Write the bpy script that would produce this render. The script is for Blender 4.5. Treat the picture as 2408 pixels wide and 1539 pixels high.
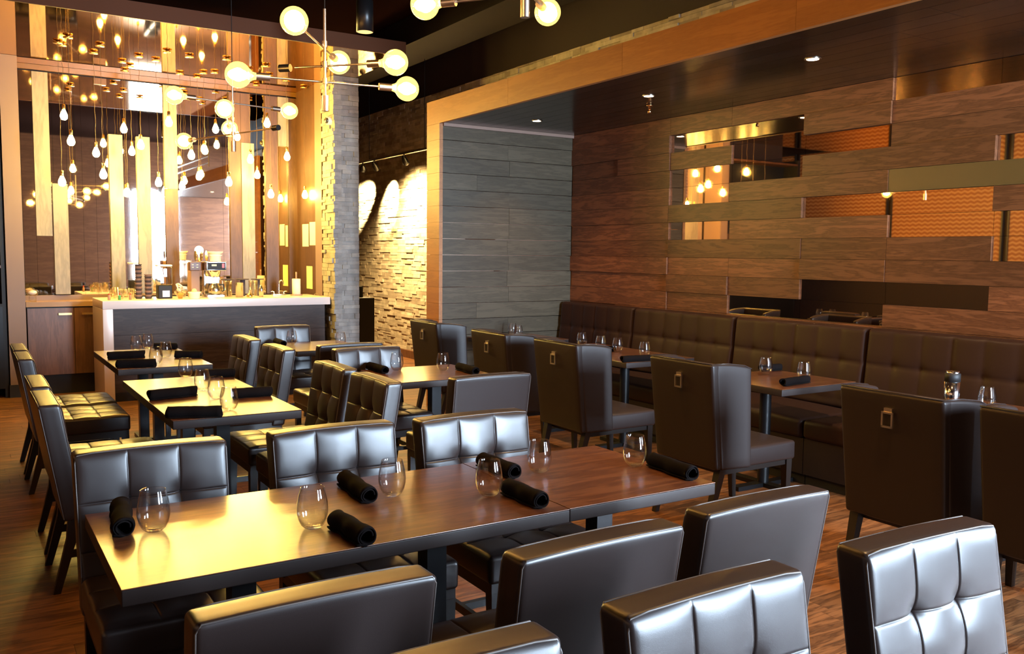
import bpy, math, random
from mathutils import Vector, Matrix
for o in list(bpy.data.objects): bpy.data.objects.remove(o)
S = bpy.context.scene; COL = S.collection
PI = math.pi

# ------------------------------------------------------------------ camera
F = 2061.93; IMW, IMH = 2408, 1539
YAW, PITCH, ROLL, EYE = 0.563848, 0.083130, 0.010337, 1.63
fw = Vector((math.sin(YAW)*math.cos(PITCH), math.cos(YAW)*math.cos(PITCH), -math.sin(PITCH)))
rt = Vector((math.cos(YAW), -math.sin(YAW), 0)); up = rt.cross(fw)
cR = math.cos(ROLL)*rt + math.sin(ROLL)*up; cU = -math.sin(ROLL)*rt + math.cos(ROLL)*up
EYEP = Vector((0, 0, EYE))
cam = bpy.data.cameras.new('camera'); camo = bpy.data.objects.new('camera', cam); COL.objects.link(camo)
cam.sensor_fit = 'HORIZONTAL'; cam.sensor_width = 36; cam.lens = F/IMW*36; cam.clip_start = .05; cam.clip_end = 100
m = Matrix((cR, cU, -fw)).transposed().to_4x4(); m.translation = EYEP; camo.matrix_world = m
S.camera = camo

# ------------------------------------------------------------------ world, exposure, daylight
S.view_settings.view_transform = 'Standard'; S.view_settings.look = 'None'
S.view_settings.gamma = 1; S.view_settings.use_curve_mapping = False
S.view_settings.exposure = 0.9
W = bpy.data.worlds.new('world'); S.world = W; W.use_nodes = True
bg = W.node_tree.nodes['Background']; bg.inputs[0].default_value = (.62, .78, 1, 1); bg.inputs[1].default_value = 1.5

def lamp(kind, name, loc, energy, color, rot=(0, 0, 0), **kw):
    d = bpy.data.lights.new(name, kind); d.energy = energy; d.color = color
    for k, v in kw.items(): setattr(d, k, v)
    o = bpy.data.objects.new(name, d); COL.objects.link(o); o.location = loc; o.rotation_euler = rot
    return o
DAY = (.66, .83, 1.0)
# daylight through the window in the wall behind the camera and through the side window beside it
lamp('AREA', 'daylight', (4.69, -3.29, 2.0), 640, DAY, (PI/2, 0, 0), shape='RECTANGLE', size=1.18, size_y=2.5, spread=2.3)
lamp('AREA', 'daylight', (8.52, -1.65, 2.15), 780, DAY, (PI/2, 0, PI/2), shape='RECTANGLE', size=2.6, size_y=2.1, spread=2.3)
WARM = (1.0, .60, .20)

def ray(px, py): return fw + (px-IMW/2)/F*cR - (py-IMH/2)/F*cU
def onX(px, py, X): d = ray(px, py); return EYEP + d*(X/d.x)
def onY(px, py, Y): d = ray(px, py); return EYEP + d*(Y/d.y)
def onZ(px, py, Z): d = ray(px, py); return EYEP + d*((Z-EYE)/d.z)

# ------------------------------------------------------------------ materials
MT = {}
def newmat(name):
    mt = bpy.data.materials.new(name); mt.use_nodes = True; MT[name] = mt
    return mt, mt.node_tree, mt.node_tree.nodes['Principled BSDF']
def plain(name, col, rough=.5, metal=0, coat=0, emis=None, es=0, trans=0, ior=None, spec=None, bump=0, bscale=200, croug=.1):
    mt, nt, b = newmat(name)
    b.inputs['Base Color'].default_value = (*col, 1); b.inputs['Roughness'].default_value = rough
    b.inputs['Metallic'].default_value = metal; b.inputs['Coat Weight'].default_value = coat
    b.inputs['Coat Roughness'].default_value = croug
    if spec is not None: b.inputs['Specular IOR Level'].default_value = spec
    if emis: b.inputs['Emission Color'].default_value = (*emis, 1); b.inputs['Emission Strength'].default_value = es
    if trans: b.inputs['Transmission Weight'].default_value = trans
    if ior: b.inputs['IOR'].default_value = ior
    N = nt.nodes; L = nt.links
    tc = N.new('ShaderNodeTexCoord'); nz = N.new('ShaderNodeTexNoise'); nz.inputs['Scale'].default_value = bscale
    L.new(tc.outputs['Object'], nz.inputs['Vector'])
    if bump:
        bp = N.new('ShaderNodeBump'); bp.inputs['Strength'].default_value = bump; bp.inputs['Distance'].default_value = .002
        L.new(nz.outputs['Fac'], bp.inputs['Height']); L.new(bp.outputs['Normal'], b.inputs['Normal'])
    return mt
def ramp(nt, stops):
    r = nt.nodes.new('ShaderNodeValToRGB'); e = r.color_ramp.elements
    while len(e) < len(stops): e.new(.5)
    for el, (p, c) in zip(e, stops): el.position = p; el.color = (*c, 1)
    return r
def wood(name, c1, c2, axis='X', rough=.4, coat=0, croug=.15, grain=14, stretch=14, vary=.35, bump=.15, spec=.5, rings=1.2):
    """streaky wood grain running along one axis, each separate board with its own tone"""
    mt, nt, b = newmat(name); N = nt.nodes; L = nt.links
    tc = N.new('ShaderNodeTexCoord'); mp = N.new('ShaderNodeMapping'); geo = N.new('ShaderNodeNewGeometry')
    sc = {'X': (1, stretch, stretch), 'Y': (stretch, 1, stretch), 'Z': (stretch, stretch, 1)}[axis]
    mp.inputs['Scale'].default_value = sc
    add = N.new('ShaderNodeVectorMath'); add.operation = 'ADD'
    cmb = N.new('ShaderNodeCombineXYZ'); mul = N.new('ShaderNodeMath'); mul.operation = 'MULTIPLY'; mul.inputs[1].default_value = 37.0
    L.new(geo.outputs['Random Per Island'], mul.inputs[0])
    for i in range(3): L.new(mul.outputs[0], cmb.inputs[i])
    L.new(tc.outputs['Object'], mp.inputs['Vector']); L.new(mp.outputs[0], add.inputs[0]); L.new(cmb.outputs[0], add.inputs[1])
    n1 = N.new('ShaderNodeTexNoise'); n1.inputs['Scale'].default_value = grain/6; n1.inputs['Detail'].default_value = 6
    n1.inputs['Distortion'].default_value = rings
    L.new(add.outputs[0], n1.inputs['Vector'])
    n2 = N.new('ShaderNodeTexNoise'); n2.inputs['Scale'].default_value = grain; n2.inputs['Detail'].default_value = 3
    L.new(add.outputs[0], n2.inputs['Vector'])
    mx = N.new('ShaderNodeMath'); mx.operation = 'MULTIPLY_ADD'; mx.inputs[1].default_value = .45; 
    L.new(n2.outputs['Fac'], mx.inputs[0]); L.new(n1.outputs['Fac'], mx.inputs[2])
    r = ramp(nt, [(.48, c1), (.60, tuple((a+c)/2 for a, c in zip(c1, c2))), (.66, c1), (.80, c2)])
    L.new(mx.outputs[0], r.inputs[0])
    hsv = N.new('ShaderNodeHueSaturation'); mr = N.new('ShaderNodeMapRange')
    mr.inputs['To Min'].default_value = 1-vary; mr.inputs['To Max'].default_value = 1+vary
    L.new(geo.outputs['Random Per Island'], mr.inputs[0]); L.new(mr.outputs[0], hsv.inputs['Value'])
    L.new(r.outputs[0], hsv.inputs['Color']); L.new(hsv.outputs[0], b.inputs['Base Color'])
    b.inputs['Roughness'].default_value = rough; b.inputs['Coat Weight'].default_value = coat
    b.inputs['Coat Roughness'].default_value = croug; b.inputs['Specular IOR Level'].default_value = spec
    bp = N.new('ShaderNodeBump'); bp.inputs['Strength'].default_value = bump; bp.inputs['Distance'].default_value = .002
    L.new(mx.outputs[0], bp.inputs['Height']); L.new(bp.outputs[0], b.inputs['Normal'])
    return mt
def stone(name, c1, c2, c3, vary=.3):
    mt, nt, b = newmat(name); N = nt.nodes; L = nt.links
    tc = N.new('ShaderNodeTexCoord'); geo = N.new('ShaderNodeNewGeometry')
    nz = N.new('ShaderNodeTexNoise'); nz.inputs['Scale'].default_value = 9; nz.inputs['Detail'].default_value = 8
    L.new(tc.outputs['Object'], nz.inputs['Vector'])
    r = ramp(nt, [(.0, c1), (.5, c2), (1., c3)]); L.new(geo.outputs['Random Per Island'], r.inputs[0])
    mx = N.new('ShaderNodeMixRGB'); mx.blend_type = 'MULTIPLY'; mx.inputs[0].default_value = .6
    r2 = ramp(nt, [(.3, (.55, .55, .55)), (.7, (1.2, 1.2, 1.2))]); L.new(nz.outputs['Fac'], r2.inputs[0])
    L.new(r.outputs[0], mx.inputs[1]); L.new(r2.outputs[0], mx.inputs[2]); L.new(mx.outputs[0], b.inputs['Base Color'])
    b.inputs['Roughness'].default_value = .85
    n3 = N.new('ShaderNodeTexNoise'); n3.inputs['Scale'].default_value = 60; n3.inputs['Detail'].default_value = 6
    L.new(tc.outputs['Object'], n3.inputs['Vector'])
    bp = N.new('ShaderNodeBump'); bp.inputs['Strength'].default_value = .6; bp.inputs['Distance'].default_value = .006
    L.new(n3.outputs['Fac'], bp.inputs['Height']); L.new(bp.outputs[0], b.inputs['Normal'])
    return mt

plain('leather', (.021, .0130, .0115), .35, coat=.15, croug=.3, bump=.10, bscale=900)
plain('leather_back', (.021, .0135, .0120), .42, coat=.03, spec=.35, croug=.35, bump=.10, bscale=900)
plain('banquette_leather', (.024, .0092, .0052), .48, spec=.2, bump=.1, bscale=700)
plain('piping', (.10, .08, .07), .4)
plain('leg_wood', (.012, .007, .005), .4)
wood('table_wood', (.075, .024, .011), (.15, .055, .022), 'X', rough=.32, coat=.9, croug=.2, vary=.05, bump=.05, stretch=10)
wood('table_wood_long', (.075, .024, .011), (.15, .055, .022), 'Y', rough=.32, coat=.9, croug=.2, vary=.05, bump=.05, stretch=10)
plain('table_edge', (.022, .014, .012), .5, spec=.3)
plain('black_metal', (.008, .008, .009), .35, metal=.3)
plain('black', (.006, .005, .005), .6)
plain('ceiling_black', (.022, .010, .007), .95, spec=0)
plain('duct_black', (.010, .005, .004), .7)
plain('chrome', (.8, .8, .8), .12, metal=1)
plain('nickel', (.80, .70, .58), .30, metal=1)
plain('brass', (.75, .52, .20), .25, metal=1)
plain('mirror', (.82, .74, .66), .02, metal=1)
plain('amber_ceiling', (.80, .46, .12), .035, metal=1)
plain('amber_trim', (.13, .06, .012), .3)
plain('plank_mirror', (.66, .50, .38), .02, metal=1)
wood('floor_wood', (.070, .028, .011), (.20, .085, .031), 'X', rough=.40, spec=.35, coat=.05, croug=.3, stretch=9, grain=10, vary=.22, bump=.08)
wood('niche_plank', (.082, .0275, .0105), (.155, .057, .0225), 'Y', rough=.42, stretch=10, grain=9, vary=.30, rings=2.4, spec=.4)
wood('niche_plank_grey', (.044, .034, .021), (.064, .050, .032), 'X', rough=.36, spec=.35, stretch=10, grain=9, vary=.20, rings=2.0)
wood('niche_ceiling', (.010, .0065, .005), (.018, .011, .008), 'Y', rough=.2, spec=.45, stretch=10, grain=9, vary=.35, rings=1.5)
wood('fascia_wood', (.25, .10, .030), (.31, .13, .040), 'Y', rough=.45, stretch=10, grain=8, vary=.06, rings=.5, bump=.03)
wood('board_tan', (.17, .14, .10), (.24, .20, .14), 'Z', rough=.5, stretch=5, grain=6, vary=.10, rings=.8)
wood('board_brown', (.062, .026, .010), (.085, .037, .015), 'Z', rough=.5, stretch=8, grain=8, vary=.10, rings=.5)
plain('post_paint', (.19, .12, .09), .55)
plain('bar_panel_w', (.05, .04, .04), .4)
wood('bar_panel', (.034, .021, .017), (.058, .036, .028), 'X', rough=.5, spec=.3, stretch=10, grain=10, vary=.1)
wood('cabinet_wood', (.085, .034, .016), (.13, .055, .027), 'Z', rough=.4, stretch=8, grain=8, vary=.12)
plain('quartz', (.78, .66, .60), .25, bump=.05)
plain('granite', (.30, .17, .08), .2)
stone('stone_grey', (.24, .22, .20), (.29, .265, .235), (.34, .31, .27))
stone('stone_wall', (.30, .24, .17), (.46, .38, .27), (.58, .50, .37))
plain('napkin', (.006, .0045, .0045), .95, bump=.3, bscale=1200, spec=.05)
plain('white_ceramic', (.8, .76, .70), .3)
plain('paper', (.80, .76, .55), .7)
plain('paper_yellow', (.80, .80, .30), .7)
plain('steel', (.55, .50, .42), .25, metal=1)
plain('copper', (.75, .40, .18), .25, metal=1)
plain('red_plastic', (.45, .05, .03), .4); plain('green_plastic', (.05, .30, .10), .4)
plain('cup_brown', (.34, .20, .13), .6); plain('cord_brown', (.10, .055, .02), .6); plain('cup_dark', (.07, .05, .05), .6)
plain('olive_board', (.085, .062, .022), .28)
wood('ceiling_gloss', (.055, .028, .014), (.10, .05, .025), 'Y', rough=.16, stretch=10, grain=9, vary=.35, rings=1.5)
plain('fascia_dark', (.075, .026, .010), .5, spec=.1)
plain('dark_wall', (.030, .016, .012), .75)
wood('front_wood', (.10, .036, .014), (.16, .062, .026), 'X', rough=.5, stretch=10, grain=8, vary=.2)
plain('window_frame', (.03, .03, .03), .4)
plain('camera_dome', (.06, .05, .04), .08, coat=1)
# thin clear pane / clear plastic
def clear(name, col, gl):
    mt = bpy.data.materials.new(name); mt.use_nodes = True; nt = mt.node_tree; N = nt.nodes; L = nt.links
    N.remove(N['Principled BSDF']); out = N['Material Output']
    t = N.new('ShaderNodeBsdfTransparent'); t.inputs[0].default_value = (*col, 1)
    g = N.new('ShaderNodeBsdfGlossy'); g.inputs['Roughness'].default_value = .03
    fr = N.new('ShaderNodeFresnel'); fr.inputs[0].default_value = gl
    lw = N.new('ShaderNodeLayerWeight'); lw.inputs[0].default_value = .5; pw = N.new('ShaderNodeMath'); pw.operation = 'POWER'; pw.inputs[1].default_value = 2.2; ml = N.new('ShaderNodeMath'); ml.operation = 'MULTIPLY_ADD'; ml.inputs[1].default_value = .85; ml.inputs[2].default_value = gl-1.37
    L.new(lw.outputs['Facing'], pw.inputs[0]); L.new(pw.outputs[0], ml.inputs[0])
    mx = N.new('ShaderNodeMixShader'); L.new(ml.outputs[0], mx.inputs[0]); L.new(t.outputs[0], mx.inputs[1]); L.new(g.outputs[0], mx.inputs[2])
    L.new(mx.outputs[0], out.inputs[0]); MT[name] = mt
    return mt, nt, mx, out
clear('pane', (.97, .98, 1), 1.4)
clear('glass', (.985, .985, .985), 1.41)
clear('clear_plastic', (.93, .90, .85), 1.45)
# globe glass: clear shell with the faint yellow glow of the lit bulb's haze, hot core inside
mt, nt, mx, out = clear('globe_glass', (1, .93, .62), 1.5)
em = nt.nodes.new('ShaderNodeEmission'); em.inputs[0].default_value = (1, .72, .16, 1); em.inputs[1].default_value = .75
ad = nt.nodes.new('ShaderNodeAddShader'); nt.links.new(mx.outputs[0], ad.inputs[0]); nt.links.new(em.outputs[0], ad.inputs[1]); nt.links.new(ad.outputs[0], out.inputs[0])
def emit(name, col, s):
    mt = bpy.data.materials.new(name); mt.use_nodes = True; nt = mt.node_tree; N = nt.nodes
    N.remove(N['Principled BSDF']); e = N.new('ShaderNodeEmission'); e.inputs[0].default_value = (*col, 1); e.inputs[1].default_value = s
    nt.links.new(e.outputs[0], N['Material Output'].inputs[0]); MT[name] = mt; return mt
emit('globe_core', (1, .50, .16), 150)
emit('bulb_glow', (1, .69, .16), 210)
emit('downlight_glow', (1, .78, .48), 14)
emit('cyl_glow', (1, .55, .18), 1.2)
emit('lamp_white', (1, .92, .7), 10)
# zigzag textile panel
mt, nt, b = newmat('zigzag'); N = nt.nodes; L = nt.links
tc = N.new('ShaderNodeTexCoord'); wv = N.new('ShaderNodeTexWave'); wv.bands_direction = 'Z'; wv.inputs['Scale'].default_value = 4.2
sp = N.new('ShaderNodeSeparateXYZ'); cb = N.new('ShaderNodeCombineXYZ'); pp = N.new('ShaderNodeMath'); pp.operation = 'PINGPONG'; pp.inputs[1].default_value = .06
ad = N.new('ShaderNodeMath'); ad.operation = 'MULTIPLY_ADD'; ad.inputs[1].default_value = .45
L.new(tc.outputs['Object'], sp.inputs[0]); L.new(sp.outputs['Y'], pp.inputs[0]); L.new(pp.outputs[0], ad.inputs[0]); L.new(sp.outputs['Z'], ad.inputs[2])
L.new(ad.outputs[0], cb.inputs[2]); L.new(cb.outputs[0], wv.inputs['Vector'])
r = ramp(nt, [(0, (.36, .12, .03)), (.6, (.55, .22, .06)), (1, (.70, .38, .14))]); L.new(wv.outputs['Fac'], r.inputs[0]); L.new(r.outputs[0], b.inputs['Base Color'])
b.inputs['Roughness'].default_value = .5

# ------------------------------------------------------------------ mesh building
class MB:
    def __init__(s): s.v = []; s.f = []; s.sm = []
    def add(s, vs, fs, smooth=False, mat=None):
        o = len(s.v)
        s.v += [tuple(mat @ Vector(v)) if mat else tuple(v) for v in vs]
        s.f += [tuple(i+o for i in f) for f in fs]; s.sm += [smooth]*len(fs); return s
    def box(s, x0, x1, y0, y1, z0, z1, mat=None):
        vs = [(x, y, z) for z in (z0, z1) for y in (y0, y1) for x in (x0, x1)]
        return s.add(vs, [(0, 2, 3, 1), (4, 5, 7, 6), (0, 1, 5, 4), (2, 6, 7, 3), (0, 4, 6, 2), (1, 3, 7, 5)], False, mat)
    def taper(s, a, b, ra, rb):
        """square bar from a to b (bottom to top) with half widths ra, rb"""
        vs = []
        for p, r in ((a, ra), (b, rb)):
            for dx, dy in ((-1, -1), (1, -1), (-1, 1), (1, 1)): vs.append((p[0]+dx*r, p[1]+dy*r, p[2]))
        return s.add(vs, [(0, 2, 3, 1), (4, 5, 7, 6), (0, 1, 5, 4), (2, 6, 7, 3), (0, 4, 6, 2), (1, 3, 7, 5)])
    def tube(s, pts, r, n=8, closed=False, caps=True):
        pts = [Vector(p) for p in pts]; m = len(pts); rings = []
        rs = r if isinstance(r, (list, tuple)) else [r]*m
        ref = None
        for i, p in enumerate(pts):
            a = pts[(i-1) % m] if (closed or i > 0) else p; b = pts[(i+1) % m] if (closed or i < m-1) else p
            t = (b-a).normalized()
            if ref is None: ref = Vector((0, 0, 1)) if abs(t.z) < .9 else Vector((1, 0, 0))
            u = (ref - t*ref.dot(t)).normalized(); w = t.cross(u); ref = u
            rings.append([p + (u*math.cos(2*PI*k/n)+w*math.sin(2*PI*k/n))*rs[i] for k in range(n)])
        vs = [q for g in rings for q in g]; fs = []
        for i in range(m if closed else m-1):
            j = (i+1) % m
            for k in range(n): l = (k+1) % n; fs.append((i*n+k, i*n+l, j*n+l, j*n+k))
        s.add(vs, fs, True)
        if caps and not closed:
            s.add(rings[0], [tuple(range(n-1, -1, -1))]); s.add(rings[-1], [tuple(range(n))])
        return s
    def lathe(s, prof, n=24, c=(0, 0, 0), mat=None, smooth=True):
        vs = []; fs = []
        for r_, z in prof:
            for k in range(n): vs.append((c[0]+r_*math.cos(2*PI*k/n), c[1]+r_*math.sin(2*PI*k/n), c[2]+z))
        for i in range(len(prof)-1):
            for k in range(n): l = (k+1) % n; fs.append((i*n+k, i*n+l, (i+1)*n+l, (i+1)*n+k))
        return s.add(vs, fs, smooth, mat)
    def rbox(s, c, d, r=.01, n=(1, 1, 1), seg=3, disp=None, mat=None, smooth=True):
        """box with rounded edges; disp(q, normal) may push a surface point (q local to the centre)"""
        ax = []
        for k in range(3):
            h = d[k]/2; rr = min(r, h*.98)
            e = [-h + rr*(1-math.cos(PI/2*i/seg)) for i in range(seg)] if False else [-h+rr*i/seg for i in range(seg)]
            nk = n[k] if isinstance(n[k], tuple) else (n[k], ())
            core = [-(h-rr)+2*(h-rr)*i/nk[0] for i in range(nk[0]+1)]
            if nk[1]:   # finer lines across the stitched seams
                core = [c_ for c_ in core if all(abs(c_-t_) > .016 for t_ in nk[1]) or abs(abs(c_)-(h-rr)) < 1e-6]
                core = sorted(core+[t_+d_ for t_ in nk[1] for d_ in (-.014, -.0095, -.006, -.0035, -.0017, 0, .0017, .0035, .006, .0095, .014)])
            ax.append(e+core+[-x for x in reversed(e)])
        idx = {}; vs = []
        def vid(i, j, k):
            key = (i, j, k)
            if key in idx: return idx[key]
            p = Vector((ax[0][i], ax[1][j], ax[2][k])); q = Vector([max(-(d[t]/2-min(r, d[t]/2*.98)), min(d[t]/2-min(r, d[t]/2*.98), p[t])) for t in range(3)])
            nv = p-q
            rr = min(r, min(d)/2*.98)
            if nv.length > 1e-9:
                nv.normalize(); 
                p = q+Vector([nv[t]*min(r, d[t]/2*.98) for t in range(3)])
            if disp: p = disp(p, nv)
            p = p+Vector(c); vs.append(tuple(mat @ p) if mat else tuple(p)); idx[key] = len(vs)-1; return idx[key]
        fs = []; L = [len(a) for a in ax]
        for i in range(L[0]-1):
            for j in range(L[1]-1):
                fs.append((vid(i, j, 0), vid(i, j+1, 0), vid(i+1, j+1, 0), vid(i+1, j, 0)))
                k = L[2]-1; fs.append((vid(i, j, k), vid(i+1, j, k), vid(i+1, j+1, k), vid(i, j+1, k)))
        for i in range(L[0]-1):
            for k in range(L[2]-1):
                fs.append((vid(i, 0, k), vid(i+1, 0, k), vid(i+1, 0, k+1), vid(i, 0, k+1)))
                j = L[1]-1; fs.append((vid(i, j, k), vid(i, j, k+1), vid(i+1, j, k+1), vid(i+1, j, k)))
        for j in range(L[1]-1):
            for k in range(L[2]-1):
                fs.append((vid(0, j, k), vid(0, j, k+1), vid(0, j+1, k+1), vid(0, j+1, k)))
                i = L[0]-1; fs.append((vid(i, j, k), vid(i, j+1, k), vid(i, j+1, k+1), vid(i, j, k+1)))
        return s.add(vs, fs, smooth)
    def prism(s, poly, axis, a0, a1, bevel=0):
        """extrude a 2-D polygon along an axis; poly coordinates are the other two axes in order"""
        def P(u, v, w):
            return {'X': (w, u, v), 'Y': (u, w, v), 'Z': (u, v, w)}[axis]
        n = len(poly)
        if bevel:
            cu = sum(p[0] for p in poly)/n; cv = sum(p[1] for p in poly)/n
            def ins(p):
                du, dv = cu-p[0], cv-p[1]; l = math.hypot(du, dv) or 1; return (p[0]+du/l*bevel, p[1]+dv/l*bevel)
            L = [([ins(p) for p in poly], a0), (poly, a0+bevel), (poly, a1-bevel), ([ins(p) for p in poly], a1)]
        else: L = [(poly, a0), (poly, a1)]
        vs = [P(p[0], p[1], w) for pl, w in L for p in pl]; fs = []
        for k in range(len(L)-1):
            for i in range(n): j = (i+1) % n; fs.append((k*n+i, k*n+j, (k+1)*n+j, (k+1)*n+i))
        fs.append(tuple(range(n-1, -1, -1))); fs.append(tuple((len(L)-1)*n+i for i in range(n)))
        return s.add(vs, fs, False)
    def build(s, name, mat, parent=None, fix=True):
        me = bpy.data.meshes.new(name); me.from_pydata(s.v, [], s.f); me.update()
        for p, q in zip(me.polygons, s.sm): p.use_smooth = q
        if fix:
            import bmesh
            bm = bmesh.new(); bm.from_mesh(me); bmesh.ops.recalc_face_normals(bm, faces=bm.faces); bm.to_mesh(me); bm.free()
        me.materials.append(MT[mat] if isinstance(mat, str) else mat)
        o = bpy.data.objects.new(name, me); COL.objects.link(o)
        if parent: o.parent = parent
        return o
def tag(o, label=None, cat=None, group=None, kind=None):
    if label: o['label'] = label
    if cat: o['category'] = cat
    if group: o['group'] = group
    if kind: o['kind'] = kind
    return o
def thing(name, label, cat, loc=(0, 0, 0), rz=0, group=None):
    o = bpy.data.objects.new(name, None); COL.objects.link(o); o.location = loc; o.rotation_euler = (0, 0, rz); o.empty_display_size = .1
    return tag(o, label, cat, group)
def struct(name, mb, mat, parent=None):
    o = mb.build(name, mat, parent)
    if not parent: o['kind'] = 'structure'
    return o
def copy_tree(o, parent=None):
    c = o.copy(); COL.objects.link(c); c.parent = parent
    for ch in list(o.children): copy_tree(ch, c)
    return c
def place(proto, first, name_loc, rz, label, group=None):
    o = proto if first else copy_tree(proto)
    o.location = name_loc; o.rotation_euler = (0, 0, rz); o['label'] = label
    if group: o['group'] = group
    return o
rnd = random.Random(7)

# ------------------------------------------------------------------ room shell
Zc = 4.6; RH = .1678; ZT = 2.957; COLS = [8.07, 7.26, 6.47, 5.67, 4.87, 4.08, 3.29, 2.49, 1.69, .89, .09]
fl = MB(); y = -3.2; k = 0
while y < 16:
    xe = 8.6 if y < .1 else 6.2; x = -3.2 - rnd.random()*1.2
    while x < xe:
        w = 1.2; fl.box(max(x, -3.2), min(x+w-.0015, xe), y, y+.1235, -.03, 0); x += w
    y += .125
struct('floor', fl, 'floor_wood')
struct('ceiling', MB().box(-3.2, 6.2, .1, 16, Zc, Zc+.1).box(-3.2, 8.6, -3.3, .1, Zc, Zc+.1), 'ceiling_black')
# wall behind the camera with its window
wb = MB(); wx0, wx1, wz0, wz1 = 4.08, 5.30, .7, 3.28
wb.box(-3.2, wx0, -3.3, -3.2, 0, Zc); wb.box(wx1, 8.6, -3.3, -3.2, 0, Zc); wb.box(wx0, wx1, -3.3, -3.2, 0, wz0); wb.box(wx0, wx1, -3.3, -3.2, wz1, Zc)
struct('wall_front', wb, 'front_wood')
w1 = MB(); 
w1.box(wx0, wx0+.04, -3.27, -3.2, wz0, wz1); w1.box(wx1-.04, wx1, -3.27, -3.2, wz0, wz1); w1.box(wx0, wx1, -3.27, -3.2, wz0, wz0+.04); w1.box(wx0, wx1, -3.27, -3.2, wz1-.04, wz1); w1.box(wx0, wx1, -3.26, -3.22, 2.28, 2.31)
wo = struct('window_1', w1, 'window_frame'); MB().box(wx0+.04, wx1-.04, -3.245, -3.24, wz0+.04, wz1-.04).build('pane', 'pane', wo)
ws = MB(); ws.box(8.44, 8.54, -3.2, -3.0, 0, Zc); ws.box(8.44, 8.54, -.3, .0, 0, Zc); ws.box(8.44, 8.54, -3.0, -.3, 0, 1.05); ws.box(8.44, 8.54, -3.0, -.3, 3.25, Zc); ws.box(5.96, 8.54, .0, .1, 0, Zc)
struct('wall_right_front', ws, 'front_wood')
w2 = MB(); w2.box(8.45, 8.5, -3.0, -2.96, 1.05, 3.25); w2.box(8.45, 8.5, -.34, -.3, 1.05, 3.25); w2.box(8.45, 8.5, -3.0, -.3, 1.05, 1.09); w2.box(8.45, 8.5, -3.0, -.3, 3.21, 3.25); w2.box(8.45, 8.5, -1.67, -1.63, 1.05, 3.25)
wo = struct('window_2', w2, 'window_frame'); MB().box(8.475, 8.48, -2.96, -.34, 1.09, 3.21).build('pane', 'pane', wo)
# left wall with zigzag panels in dark frames (seen in the mirrors)
struct('wall_left', MB().box(-3.3, -3.2, -3.3, 16, 0, Zc), 'dark_wall')
for k, y0 in enumerate((-2.8, -.6, 1.6, 3.8, 6.0, 8.2, 10.4, 12.6)):
    t = thing('wall_panel', 'orange zigzag panel on the left wall, number %s counted from the window wall' % ('one', 'two', 'three', 'four', 'five', 'six', 'seven', 'eight')[k], 'wall panel', (-3.2, y0+1.05, 2.55), group='orange zigzag panels on the left wall')
    MB().box(0, .03, -1.03, 1.03, -1.2, 1.2).build('panel_field', 'zigzag', t)
    f = MB(); f.box(0, .05, -1.06, -1.03, -1.23, 1.23); f.box(0, .05, 1.03, 1.06, -1.23, 1.23); f.box(0, .05, -1.03, 1.03, 1.2, 1.23); f.box(0, .05, -1.03, 1.03, -1.23, -1.2); f.build('frame', 'window_frame', t)
struct('wall_back', MB().box(-3.2, 6.2, 15.9, 16, 0, Zc), 'dark_wall')

# stone wall on the right, running behind the wood niche; dark wall above it
XS = 5.95
def ledger(mb, u0, u1, z0, z1, put, h=(.035, .06), l=(.12, .34), dep=(.0, .028)):
    z = z0
    while z < z1-.01:
        hh = min(rnd.uniform(*h), z1-z)
        if z1-z-hh < .02: hh = z1-z
        u = u0 - rnd.random()*.0
        first = True
        while u < u1-.01:
            ll = rnd.uniform(*l) * (rnd.uniform(.3, 1) if first else 1); first = False
            e = min(u+ll, u1)
            if u1-e < .05: e = u1
            put(mb, u+.001, e-.001, z+.001, z+hh-.001, rnd.uniform(*dep)); u = e
        z += hh
sw = MB(); ledger(sw, 8.0, 15.9, .12, 3.93, lambda m_, a, b_, c, d, e: m_.box(XS-.02-e, XS+.06, a, b_, c, d), dep=(0, .014))
ledger(sw, .02, 8.0, 3.05, 3.93, lambda m_, a, b_, c, d, e: m_.box(XS-.02-e, XS+.06, a, b_, c, d), l=(.15, .45))
sw.box(XS, XS+.1, 8.3, 15.9, 0, 3.93)
struct('wall_stone', sw, 'stone_wall')
struct('wall_right', MB().box(6.1, 6.2, .1, 16, 0, Zc).box(XS+.02, 6.12, .02, 15.9, 3.93, Zc), 'dark_wall')
struct('baseboard_stone', MB().box(XS-.07, XS-.0, 8.4, 15.9, 0, .12), 'cabinet_wood')

# ------------------------------------------------------------------ niche (wood-lined, dropped ceiling)
MIR = {0: (5, 6, 7), 1: (2, 3), 2: (3, 4), 3: (2, 3, 6), 4: (2,), 5: (4, 5), 6: (2, 5, 6), 7: (6,), 9: (4, 5), 10: (3, 4)}
OLIVE = {4: (5, 6)}
wl = MB(); ol = MB(); mirrors = []
XW = 5.9
for r_ in range(18):
    z1 = ZT-RH*r_; z0 = max(ZT-RH*(r_+1), 0)
    if z1 <= 0: break
    cols = list(range(len(COLS)-1)); i = 0
    while i < len(cols):
        if i in MIR.get(r_, ()): mirrors.append((r_, i, z0, z1)); i += 1; continue
        j = i+1
        # boards run one or two bays long
        if rnd.random() < .6 and j < len(cols) and j not in MIR.get(r_, ()) and not (i+1 in OLIVE.get(r_, ()) or i in OLIVE.get(r_, ())): j += 1
        if i in OLIVE.get(r_, ()): j = 7
        out = rnd.choice((0, 0, .006, .012, .018)) 
        (ol if i in OLIVE.get(r_, ()) else wl).box(XW-.012-out, XW+.03, COLS[j]+.0012, COLS[i]-.0012, z0+.0012, z1-.0012)
        i = j
wn = struct('wall_niche_side', wl, 'niche_plank')
ol.build('glossy_board', 'olive_board', wn)
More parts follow.
